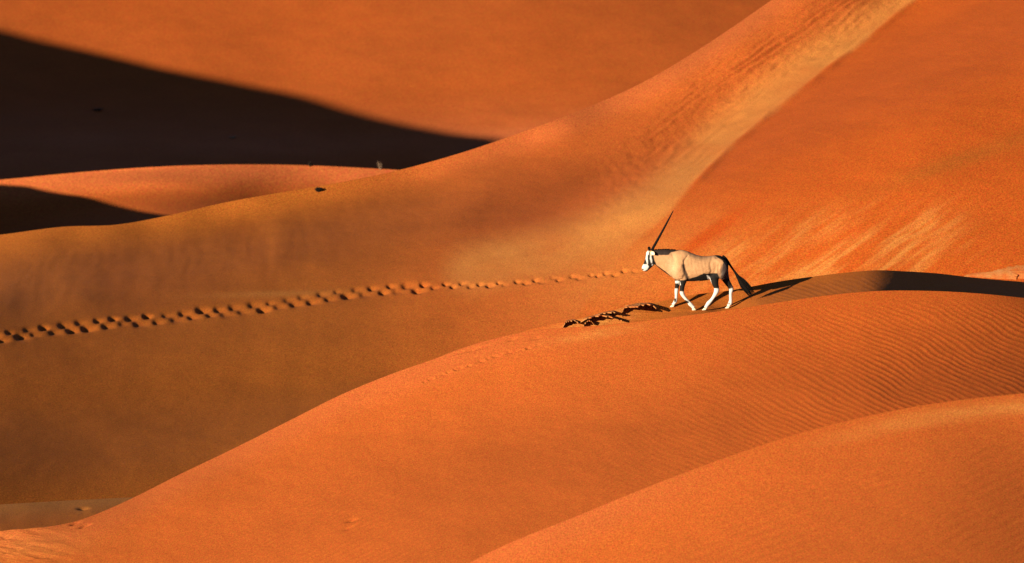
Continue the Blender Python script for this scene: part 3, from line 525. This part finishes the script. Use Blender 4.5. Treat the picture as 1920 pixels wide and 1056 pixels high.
rm = tmp.modifiers.new('r', 'REMESH'); rm.mode = 'VOXEL'; rm.voxel_size = .0085; rm.use_smooth_shade = True
sm = tmp.modifiers.new('s', 'SMOOTH'); sm.factor = .5; sm.iterations = 7
bpy.context.view_layer.update()
dg = bpy.context.evaluated_depsgraph_get()
bm_ = bpy.data.meshes.new_from_object(tmp.evaluated_get(dg)); bpy.data.objects.remove(tmp)
bm_.name = 'body'
bo = bpy.data.objects.new('body', bm_); COL.objects.link(bo); bo.parent = oryx
nv_ = len(bm_.vertices); co = np.empty(nv_ * 3, np.float32); bm_.vertices.foreach_get('co', co); co = co.reshape(-1, 3).astype(float)
no = np.empty(nv_ * 3, np.float32); bm_.vertex_normals.foreach_get('vector', no); no = no.reshape(-1, 3).astype(float)
_X = co[:, 0] / PXM + OX; _Y = OZ - co[:, 2] / PXM
rel = .010 * fbm(_X / 11 + 5, _Y / 11 + co[:, 1] * 4, 3) * sst(1236, 1250, _X) * sst(528, 518, _Y)
rel += -.016 * np.exp(-(polydist(_X, _Y, [(1290, 477), (1283, 486), (1284, 498), (1290, 512)]) / 1.7) ** 2)       # behind the shoulder blade
rel += -.012 * np.exp(-(polydist(_X, _Y, [(1335, 481), (1331, 492), (1334, 505), (1331, 514)]) / 2.4) ** 2)       # in front of the haunch
rel += .010 * np.exp(-(polydist(_X, _Y, [(1338, 481), (1345, 488)]) / 2.6) ** 2) - .010 * np.exp(-(polydist(_X, _Y, [(1347, 493), (1346, 506)]) / 2.0) ** 2)
rel += -.008 * np.exp(-(polydist(_X, _Y, [(1260, 472), (1266, 486), (1266, 500)]) / 2.2) ** 2)
for k_ in range(5): rel += -.0018 * np.exp(-(polydist(_X, _Y, [(1297 + 6.5 * k_, 486), (1301 + 6.5 * k_, 508)]) / 1.5) ** 2)   # ribs
co = co + no * rel[:, None] * (np.abs(no[:, 1:2]) ** .5)
bm_.vertices.foreach_set('co', co.reshape(-1).astype(np.float32)); bm_.update()
X = co[:, 0] / PXM + OX; Y = OZ - co[:, 2] / PXM; yl = co[:, 1]
# ragged hair edges
jx = X + .4 * noise(X * .9 + yl * 40, Y * .9); jy = Y + .4 * noise(X * .9 + 50, Y * .9 + yl * 40)
H = lambda pts: [(1200 + a / 15.09, 455 + b / 15.09) for a, b in pts]       # measured on two enlargements
G_ = lambda pts: [(1250 + a / 10.56, 500 + b / 10.56) for a, b in pts]
FAWN = np.array([.300, .160, .076]); BLACK = np.array([.005, .004, .0035]); WHITE = np.array([.43, .41, .385]); GREY = np.array([.045, .030, .027]); CREAM = np.array([.46, .33, .20])
colr = np.zeros((nv_, 3)) + FAWN
def paint(msk, c, a=1.0): colr[msk] = colr[msk] * (1 - a) + np.array(c) * a
def paintp(pts, c, a=1.0): paint(inpoly(jx, jy, pts), c, a)
lum = 1 + .22 * fbm(X / 8 + 3, Y / 6 + yl * 5, 4) + .10 * noise(X * 1.1, Y * .5 + yl * 60)
colr *= lum[:, None]
t = sst(10, 0, Y - np.interp(X, [1290, 1300, 1313, 1330, 1344, 1353], [471, 474.5, 479, 479, 477, 479])) * sst(1284, 1300, X) * sst(1365, 1350, X)
colr = colr * (1 - .55 * t[:, None]) + np.array([.13, .075, .05]) * (.55 * t[:, None])  # shading along the upper back painted into the coat
# pale lower shoulder
t = blob(X, Y, 1262, 500, 9, 20) * .35; colr = colr * (1 - t[:, None]) + CREAM * t[:, None]
# mane, back line, throat line
paintp(H([(350, 120), (1250, 150), (1100, 200), (1000, 228), (880, 252), (820, 322), (420, 328), (370, 260)]), [.016, .010, .008])
paint((np.abs(yl) < .022) & (X > 1235) & (X < 1362) & (no[:, 2] > .3), [.03, .018, .012], .8)
ud = polydist(X, Y, H([(430, 590), (480, 640), (560, 690), (750, 830), (900, 970), (980, 1050)]) + [(1275, 526.3), (1290, 526.5)])
paint((ud < 1.7) & (X > 1229), BLACK)
# head
head = inpoly(X, Y, H([(0, 640), (90, 470), (150, 150), (360, 120), (400, 320), (432, 480), (480, 580), (440, 700), (300, 780), (190, 860), (20, 860)])) & (X < 1233)
paint(head, BLACK)
for pts, c in (([(150, 190), (265, 215), (280, 285), (236, 345), (246, 560), (228, 590), (206, 510), (178, 432), (140, 432)], WHITE), ([(306, 285), (334, 330), (366, 480), (362, 560), (335, 555), (302, 430)], WHITE),
               ([(365, 565), (400, 600), (372, 645), (352, 620)], WHITE), ([(100, 592), (240, 585), (275, 665), (240, 725), (200, 830), (60, 830), (20, 600)], WHITE), ([(240, 150), (350, 205), (415, 312), (340, 335), (300, 255)], CREAM)):
    paint(inpoly(jx, jy, H(pts)) & head, c)
paint((np.abs(yl) < .024) & head & (X < 1213.2) & (Y < 493) & (Y > 474), BLACK)
paint(polydist(X, Y, H([(150, 790), (200, 775), (265, 730)])) < .9, BLACK)
paint((np.hypot(X - 1207.2, Y - 503.4) < 1.5) & (np.abs(yl) > .012), BLACK)
# flank band, elbows, belly
paintp(G_([(0, 240), (110, 232), (200, 256), (330, 240), (450, 208), (600, 162), (740, 90), (780, 108), (840, 125), (860, 330), (700, 330), (300, 330)]), BLACK)
paint(inpoly(jx, jy, G_([(540, 272), (650, 246), (660, 262), (600, 290)])) & (no[:, 2] < .3), CREAM)
t = sst(5.0, .8, polydist(X, Y, G_([(330, -60), (355, 60), (395, 140), (430, 230)]))) * .92  # shade of the shoulder fold painted as a soft dark streak
colr = colr * (1 - t[:, None]) + np.array([.03, .02, .016]) * t[:, None]
# upper forelegs
paintp(G_([(120, 262), (300, 235), (420, 225), (400, 330), (372, 474), (250, 495), (180, 430)]), BLACK)
paint(inpoly(jx, jy, G_([(150, 280), (272, 262), (286, 330), (262, 350), (238, 322), (150, 320)])) & (X < 1277.5), WHITE)
# thighs
rear = inpoly(jx, jy, G_([(970, 120), (1030, 40), (1090, -60), (1150, -150), (1290, -150), (1340, 400), (1240, 450), (1160, 430), (1040, 300), (1000, 200)]))
paint(rear, GREY)
t = blob(X, Y, 1353.5, 511, 2.2, 5.0, .5) * rear * .5; colr = colr * (1 - t[:, None]) + np.array([.16, .13, .11]) * t[:, None]
t = sst(5, 0, X - np.interp(Y, [470, 485, 495, 505], [1338, 1348, 1352, 1349])) * rear; colr = colr * (1 - .6 * t[:, None]) + FAWN * (.6 * t[:, None])
paintp([(1337, 474), (1356, 474), (1370, 490), (1370, 503), (1364, 503), (1359, 493), (1352, 484), (1343, 479.6)], BLACK)
paint(inpoly(jx, jy, G_([(760, 108), (860, 98), (1000, 96), (1052, 200), (1035, 420), (970, 408), (905, 380), (790, 250)])) & (yl < .03), BLACK)
paint(inpoly(jx, jy, G_([(790, 135), (838, 150), (868, 215), (912, 375), (880, 365), (825, 240)])) & (X < 1338), WHITE)
paint(inpoly(jx, jy, G_([(1040, 240), (1140, 220), (1150, 300), (1190, 440), (1100, 470), (1035, 420)])) & (yl > 0), CREAM)
paint(inpoly(jx, jy, G_([(1090, 250), (1300, 200), (1260, 445), (1180, 445), (1130, 320)])) & (yl > -.02) & (X > 1355), BLACK)
# white stockings with dark marks
paint((jy > 543.5) & (X < 1312), WHITE); paint((jx < 1272.5) & (jy > 540.5) & (X < 1276) & (yl > 0), WHITE)
paint((jy > 537.8) & (X > 1312) & (X < 1352), WHITE); paint((jy > 541.5 - .28 * (X - 1366)) & (X >= 1352), WHITE)
paint(inpoly(jx, jy, G_([(165, 620), (206, 615), (198, 690), (160, 688)])), BLACK)
paint(inpoly(jx, jy, G_([(370, 625), (425, 645), (452, 672), (432, 700), (385, 668)])), BLACK)
paint((np.hypot(X - 1367.3, Y - 568.5) < 1.4), BLACK)
ed = np.empty(len(bm_.edges) * 2, np.int32); bm_.edges.foreach_get('vertices', ed); ed = ed.reshape(-1, 2)
deg = np.bincount(ed.ravel(), minlength=nv_)[:, None].astype(float)
for _ in range(2):
    acc = np.zeros_like(colr); np.add.at(acc, ed[:, 0], colr[ed[:, 1]]); np.add.at(acc, ed[:, 1], colr[ed[:, 0]]); colr = .5 * colr + .5 * acc / np.maximum(deg, 1)
at = bm_.color_attributes.new('coat', 'FLOAT_COLOR', 'POINT'); c4 = np.ones((nv_, 4), np.float32); c4[:, :3] = np.clip(colr, 0, 1); at.data.foreach_set('color', c4.reshape(-1))
bm_.polygons.foreach_set('use_smooth', np.ones(len(bm_.polygons), bool))
M_COAT = flat_mat('short_hair', (1, 1, 1, 1), .75, .10, 60, .15, 'coat')
bm_.materials.clear(); bm_.materials.append(M_COAT)
M_HORN = flat_mat('horn_black', (.004, .003, .003), .75, .3, 40, .05)
M_HAIR = flat_mat('black_hair', (.0045, .0035, .003), .85, .4, 60, .05)
M_HOOF = flat_mat('pale_hoof', (.55, .45, .30), .6, .2, 40, .3)
M_EARC = flat_mat('ear_cream', (.62, .50, .33), .8, .2, 60, .1)
M_EYE = flat_mat('eye_black', (.01, .008, .006), .15, .1, 10, .6)
# horns: ringed at the base, straight, slightly parted
for sg in (-1, 1):
    pts = []
    for i in range(30):
        f = i / 29; bow = math.sin(f * math.pi) * .7
        pts.append((1223.4 + f * 40 + bow * .6 , 468.6 - f * 74.4 + bow * .3, sg * (.022 + .035 * f), (2.25 * (1 - f) ** .55 + .2) * (1 + (.07 * (-1) ** i if f < .55 else 0))))
    V_, F_ = tube_px(pts, 1.0, 12, 2); py_mesh('horn', V_, F_, M_HORN, oryx)
# ears
def ear(base, tip_, wid, mat, bend=0):
    b = np.array(base); t = np.array(tip_); ax_ = t - b; l = np.linalg.norm(ax_); ax_ /= l
    side = np.cross(ax_, np.array([0, -1.0, .25])); side /= np.linalg.norm(side); nn = np.cross(side, ax_)
    R = [(b + ax_ * l * f + nn * .012 * math.sin(f * 3), side, nn, wid * (math.sin(math.pi * min(f * .9 + .1, 1)) ** .7 + .06), .009 * (1.1 - f)) for f in np.linspace(0, 1, 10)]
    V_, F_ = ring_loft(R, 12); return py_mesh('ear', V_, F_, mat, oryx)
ear(L3(1222.6, 471, -.055), L3(1228.4, 475.4, -.155), .036, M_EARC)
ear(L3(1219.6, 469, .045), L3(1218.2, 462.6, .135), .030, M_HAIR)
# eyes
for sg in (-1, 1):
    R = []
    for a in np.linspace(-1.5, 1.5, 9): R.append((L3(1217.6, 479.2, sg * .052) + np.array([0, sg * .013 * math.sin(a), 0]), (1.0, 0, 0), (0, 0, 1.0), .017 * math.cos(a) + 1e-4, .017 * math.cos(a) + 1e-4))
    V_, F_ = ring_loft(R, 12); py_mesh('eye', V_, F_, M_EYE, oryx)
# hooves: two-toed wedges
for nm, yy, last, hp, tip, dz in hoof_specs:
    top = L3(last[0], last[1], yy); bot = L3(hp[0], hp[1], yy); tp = L3(tip[0], tip[1], yy)
    A_ = Acc()
    for sg in (-1, 1):
        R = []
        for f in np.linspace(0, 1, 6):
            c = top * (1 - f) + (bot * .55 + tp * .45) * f + np.array([0, sg * .013, 0])
            R.append((c, (1.0, 0, 0), (0, 1.0, 0), (.029 + .014 * f), .0145 + .004 * f))
        A_.add(ring_loft(R, 12))
    py_mesh('hoof', A_.V, A_.F, M_HOOF, oryx)
# mane: a short standing ridge of hair
rr = np.random.RandomState(5); A_ = Acc()
for i in range(260):
    f = rr.rand(); xx = 1226 + f * 42; yb = 467.6 + rr.uniform(-.2, .6); y0 = rr.uniform(-.014, .014); l = (1.0 + 1.3 * math.sin(f * math.pi) + .6 * noise(f * 14, 1)) * rr.uniform(.6, 1.1)
    A_.add(tube_px([(xx, yb, y0, .32), (xx + .5, yb - l * .6, y0 * 1.1, .26), (xx + 1.3, yb - l, y0 * 1.3, .05)], 1, 4, 1))
py_mesh('mane', A_.V, A_.F, M_HAIR, oryx)
# tail: thin stem, then a long tuft of strands
A_ = Acc()
A_.add(tube_px([(1354, 479.5, 0, 3.2), (1360, 484, 0, 3.0), (1366, 492, 0, 2.4), (1372.5, 501.5, 0, 1.9), (1378.5, 510, 0, 2.2), (1384, 518.5, 0, 3.6), (1389.5, 527.5, 0, 4.6), (1396, 536.5, 0, 4.3), (1403, 545, 0, 3.0), (1410.5, 553, 0, .5)], .8, 14, 4))
for i in range(90):
    f0 = rr.uniform(.0, .5); a0 = rr.uniform(-1, 1); b0 = rr.uniform(-1, 1)
    p0 = np.array([1378 + 14 * f0, 510 + 19 * f0]); ln = rr.uniform(.7, 1.02)
    e_ = np.array([1411.5 + a0 * 3.5, 553.5 - a0 * 5 + rr.uniform(-2, 2)]); e_ = p0 + (e_ - p0) * ln
    m_ = (p0 + e_) / 2 + np.array([.8, -.62]) * a0 * 5.2 * (1 - .3 * f0)
    A_.add(tube_px([(p0[0], p0[1], b0 * .01, .35), (m_[0], m_[1], b0 * .045, .55), (e_[0], e_[1], b0 * .03, .08)], 1, 5, 3))
for wx, wy in ((1415.5, 538.5), (1417, 549), (1412, 541)):
    A_.add(tube_px([(1399, 531, 0, .6), ((1399 + wx) / 2 - .5, (531 + wy) / 2 + .8, 0, .55), (wx, wy, .01, .1)], 1, 5, 3))
py_mesh('tail', A_.V, A_.F, M_HAIR, oryx)

# ------------------------------------------------------------------ crusted ledges on the crest
M_CRUST = sand_mat('crusted_sand', .03, .22, .5)
def ledge(name, surfname, outline, h0, h1, seed, n=90):
    """a plate of hardened sand with a ragged lip, lifting from its left end to a small scarp at the right"""
    o = np.array(outline, float); cl = np.concatenate([o, o[:1]]); sl_ = np.r_[0, np.cumsum(np.hypot(*np.diff(cl, axis=0).T))]
    s = np.linspace(0, sl_[-1], n, endpoint=False); xs_ = np.interp(s, sl_, cl[:, 0]); ys_ = np.interp(s, sl_, cl[:, 1])
    xs_ = xs_ + 2.2 * noise(s / 7 + seed, s * 0 + seed) + .9 * noise(s / 2.5, s * 0 + seed); ys_ = ys_ + .7 * noise(s / 6 + 30 + seed, s * 0) + .35 * noise(s / 2 + 30, s * 0 + 3)
    xm, xM = xs_.min(), xs_.max(); f = (xs_ - xm) / (xM - xm)
    base = np.array([at_px(surfname, a, b) for a, b in zip(xs_, ys_)])
    ctr = base.mean(0); V = []; Fc = []
    hgt = h0 + (h1 - h0) * f + .012 * noise(s / 5, s * 0 + 9)
    rings = [(.86, -.25, 0), (.90, 0, -.05), (1.0, 0, -.012), (.985, 1, .004), (.8, 1, .012), (.5, 1, .02), (.2, 1, .022)]
    for sc_, useh, dz in rings:
        for i in range(n):
            p = ctr + (base[i] - ctr) * sc_; hh = (h0 + (h1 - h0) * ((f[i] - .5) * sc_ + .5)) if sc_ < .9 else hgt[i]
            p = p.copy(); p[2] += (hh + dz) if useh >= 0 else -.15
            V.append(p)
    for r in range(len(rings) - 1):
        for i in range(n):
            a, b = r * n + i, r * n + (i + 1) % n; Fc.append((a, b, b + n, a + n))
    V.append(ctr + np.array([0, 0, (h0 + h1) / 2 + .02])); c_ = len(V) - 1; r = len(rings) - 1
    for i in range(n): Fc.append((r * n + i, r * n + (i + 1) % n, c_))
    ob = py_mesh(name, V, Fc, M_CRUST, None, smooth=False)
    at = ob.data.color_attributes.new('sand', 'FLOAT_COLOR', 'POINT'); nvv = len(ob.data.vertices)
    c4 = np.ones((nvv, 4), np.float32); vv = np.array([v[:] for v in V]); c4[:, :3] = mix(ORA, CRUST, np.clip(.45 + .7 * noise(vv[:, 0] * 5, vv[:, 1] * 4), 0, 1)); at.data.foreach_set('color', c4.reshape(-1))
    return tag(ob, kind='structure')
def crust_plate(front, gap, width, seed, ns=70, nt=10, thick=.022):
    """a thin wind-undercut plate: bedded in the sand along its back and left tip, its ragged front lip hanging clear"""
    fr = np.array(front, float); u = np.linspace(0, 1, ns); k = np.linspace(0, 1, len(fr))
    fx = np.interp(u, k, fr[:, 0]); fy = np.interp(u, k, fr[:, 1])
    A = np.array([at_px('P', a, b) for a, b in zip(fx, fy)])
    jag = width * (.5 * noise(u * 3.4 + seed, u * 0 + seed) + .25 * noise(u * 13 + seed, u * 0)) ; prof = np.sin(np.pi * np.clip(u * .86 + .02, 0, 1)) ** .7
    kk = np.hanning(13); kk /= kk.sum(); rows = []
    zb = np.array([ground_z(a, b) for a, b in zip(A[:, 0], A[:, 1] + width * prof)]); zb = np.convolve(np.pad(zb, 6, mode='edge'), kk, 'valid')
    zf = np.array([ground_z(a, b) for a, b in zip(A[:, 0], A[:, 1])]); zf = np.convolve(np.pad(zf, 6, mode='edge'), kk, 'valid')
    for t in np.linspace(0, 1, nt):
        x_ = A[:, 0]; y_ = A[:, 1] + width * prof * t + jag * prof * (1 - t)
        g_ = gap * np.minimum(1, u * 2.2) ** .8 * (1 - .55 * sst(.75, 1, u)) * (1 - t) ** .8 * (1 + .3 * noise(u * 5 + seed, u * 0))
        z_ = zf + (zb - zf) * (.95 + .05 * t) + .2 * g_ - .010 * t
        rows.append(np.stack([x_, y_, z_], 1))
    top = np.array(rows); n_ = ns * nt
    V = list(top.reshape(-1, 3) + np.array([0, 0, thick])) + list(top.reshape(-1, 3)); Fc = []
    for j in range(nt - 1):
        for i in range(ns - 1):
            a = j * ns + i; Fc.append((a, a + 1, a + ns + 1, a + ns)); Fc.append((n_ + a, n_ + a + ns, n_ + a + ns + 1, n_ + a + 1))
    rim = [i for i in range(ns)] + [j * ns + ns - 1 for j in range(1, nt)] + [(nt - 1) * ns + i for i in range(ns - 2, -1, -1)] + [j * ns for j in range(nt - 2, 0, -1)]
    for a, b in zip(rim, rim[1:] + rim[:1]): Fc.append((a, n_ + a, n_ + b, b))
    ob = py_mesh('sand_crust', V, Fc, M_CRUST, None, smooth=False)
    at = ob.data.color_attributes.new('sand', 'FLOAT_COLOR', 'POINT'); vv = np.array(V)
    c4 = np.ones((len(V), 4), np.float32); c4[:, :3] = mix(ORA, CRUST, np.clip(.6 + .6 * noise(vv[:, 0] * 6, vv[:, 1] * 5), 0, 1)); at.data.foreach_set('color', c4.reshape(-1))
    return tag(ob, kind='structure')
crust_plate([(1166, 595), (1178, 598), (1196, 599.5), (1214, 597), (1232, 593)], .12, .62, 1)
crust_plate([(1172, 577), (1190, 579.5), (1206, 582), (1222, 583)], .05, .22, 2)
crust_plate([(1104, 606), (1124, 607.5), (1146, 606), (1164, 603.5)], .075, .36, 3)
crust_plate([(1088, 611), (1106, 615.5), (1130, 618.5), (1150, 617.5), (1166, 613)], .085, .40, 4)
crust_plate([(1055, 620), (1066, 620.5), (1086, 618.5)], .045, .3, 5)
crust_plate([(1092, 618), (1104, 617), (1114, 616)], .05, .2, 6)
ledge('sand_ledge', 'V', [(1806, 519.5), (1822, 517), (1846, 517), (1862, 514.5), (1884, 509), (1920, 506), (1960, 505), (1960, 522), (1900, 524), (1850, 522)], .02, .16, 9)
ledge('sand_ledge', 'V', [(1880, 508), (1900, 505.5), (1930, 504), (1990, 505), (1980, 512), (1920, 511)], .02, .2, 12)

# ------------------------------------------------------------------ sparse desert plants
M_DRY = flat_mat('dry_straw', (.17, .115, .075), .8, .25, 12, .1)
M_TWIG = flat_mat('dark_twig', (.012, .008, .006), .8, .4, 20, .1)
def tuft(name, pos, height, spread, n, thick, mat, seed, lean=(0, 0), dome=False):
    r = np.random.RandomState(seed); V = []; Fc = []
    for i in range(n):
        a = r.rand() * 2 * math.pi; rad = math.sqrt(r.rand()); b = np.array([math.cos(a), math.sin(a), 0]) * rad * spread * .25; b[2] = -.05
        hh = height * r.uniform(.5, 1.05) * (math.sqrt(max(0, 1 - (rad * .85) ** 2)) if dome else 1)
        e = np.array([math.cos(a) * rad * spread + lean[0] * hh, math.sin(a) * rad * spread + lean[1] * hh, hh]); m = b * .4 + e * .6; m[:2] = b[:2] * .6 + e[:2] * .4
        m += r.uniform(-.1, .1, 3) * spread
        wv = np.array([math.cos(a + 1.6), math.sin(a + 1.6), 0]) * thick * r.uniform(.6, 1.2); k = len(V); d2 = np.array([-wv[1], wv[0], 0])
        for c, s in ((b, 1), (m, .8), (e, .12)):
            for q in (wv, d2, -wv, -d2): V.append(np.array(pos) + c + q * s)
        for j in range(2):
            for q in range(4): Fc.append((k + j * 4 + q, k + j * 4 + (q + 1) % 4, k + j * 4 + 4 + (q + 1) % 4, k + j * 4 + 4 + q))
    V = np.array(V) - np.array(pos)
    o = py_mesh(name, V, Fc, mat, None, smooth=False); o.location = tuple(pos); return o
m300 = 290 / F; m440 = 430 / F
tag(tuft('grass_tuft', at_px('B1', 714, 317.5), 18 * m300, 6 * m300, 34, .0055, M_DRY, 1, (-.25, 0)), 'pale dry tuft of grass standing upright on the far lit dune crest', 'grass')
tag(tuft('desert_shrub', at_px('B1', 581, 311.2), 9.5 * m300, 5 * m300, 110, .014, M_TWIG, 2, (0, 0), True), 'tiny dark shrub poking up behind the far dune crest', 'shrub')
p_ = at_px('V', 598, 357)
tag(tuft('desert_shrub', p_, 7.5 * 198 / F, 9 * 198 / F, 220, .014, M_TWIG, 3, (0, 0), True), 'low dark domed shrub on the lit ridge slope just under its crest', 'shrub')
tag(tuft('desert_shrub', at_px('B2', 184, 209), 7 * m440, 14 * m440, 70, .02, flat_mat('brown_twig', (.10, .05, .03), .8, .3, 20, .1), 4, (0, 0), True), 'dark spreading shrub lost in the large far shadow', 'shrub')
tag(tuft('grass_tuft', at_px('B2', 438, 258), 6 * m440, 9 * m440, 60, .015, flat_mat('bleached_straw', (.30, .19, .12), .8, .2, 12, .1), 5, (0, 0), True), 'pale bleached clump of grass inside the large far shadow', 'grass')
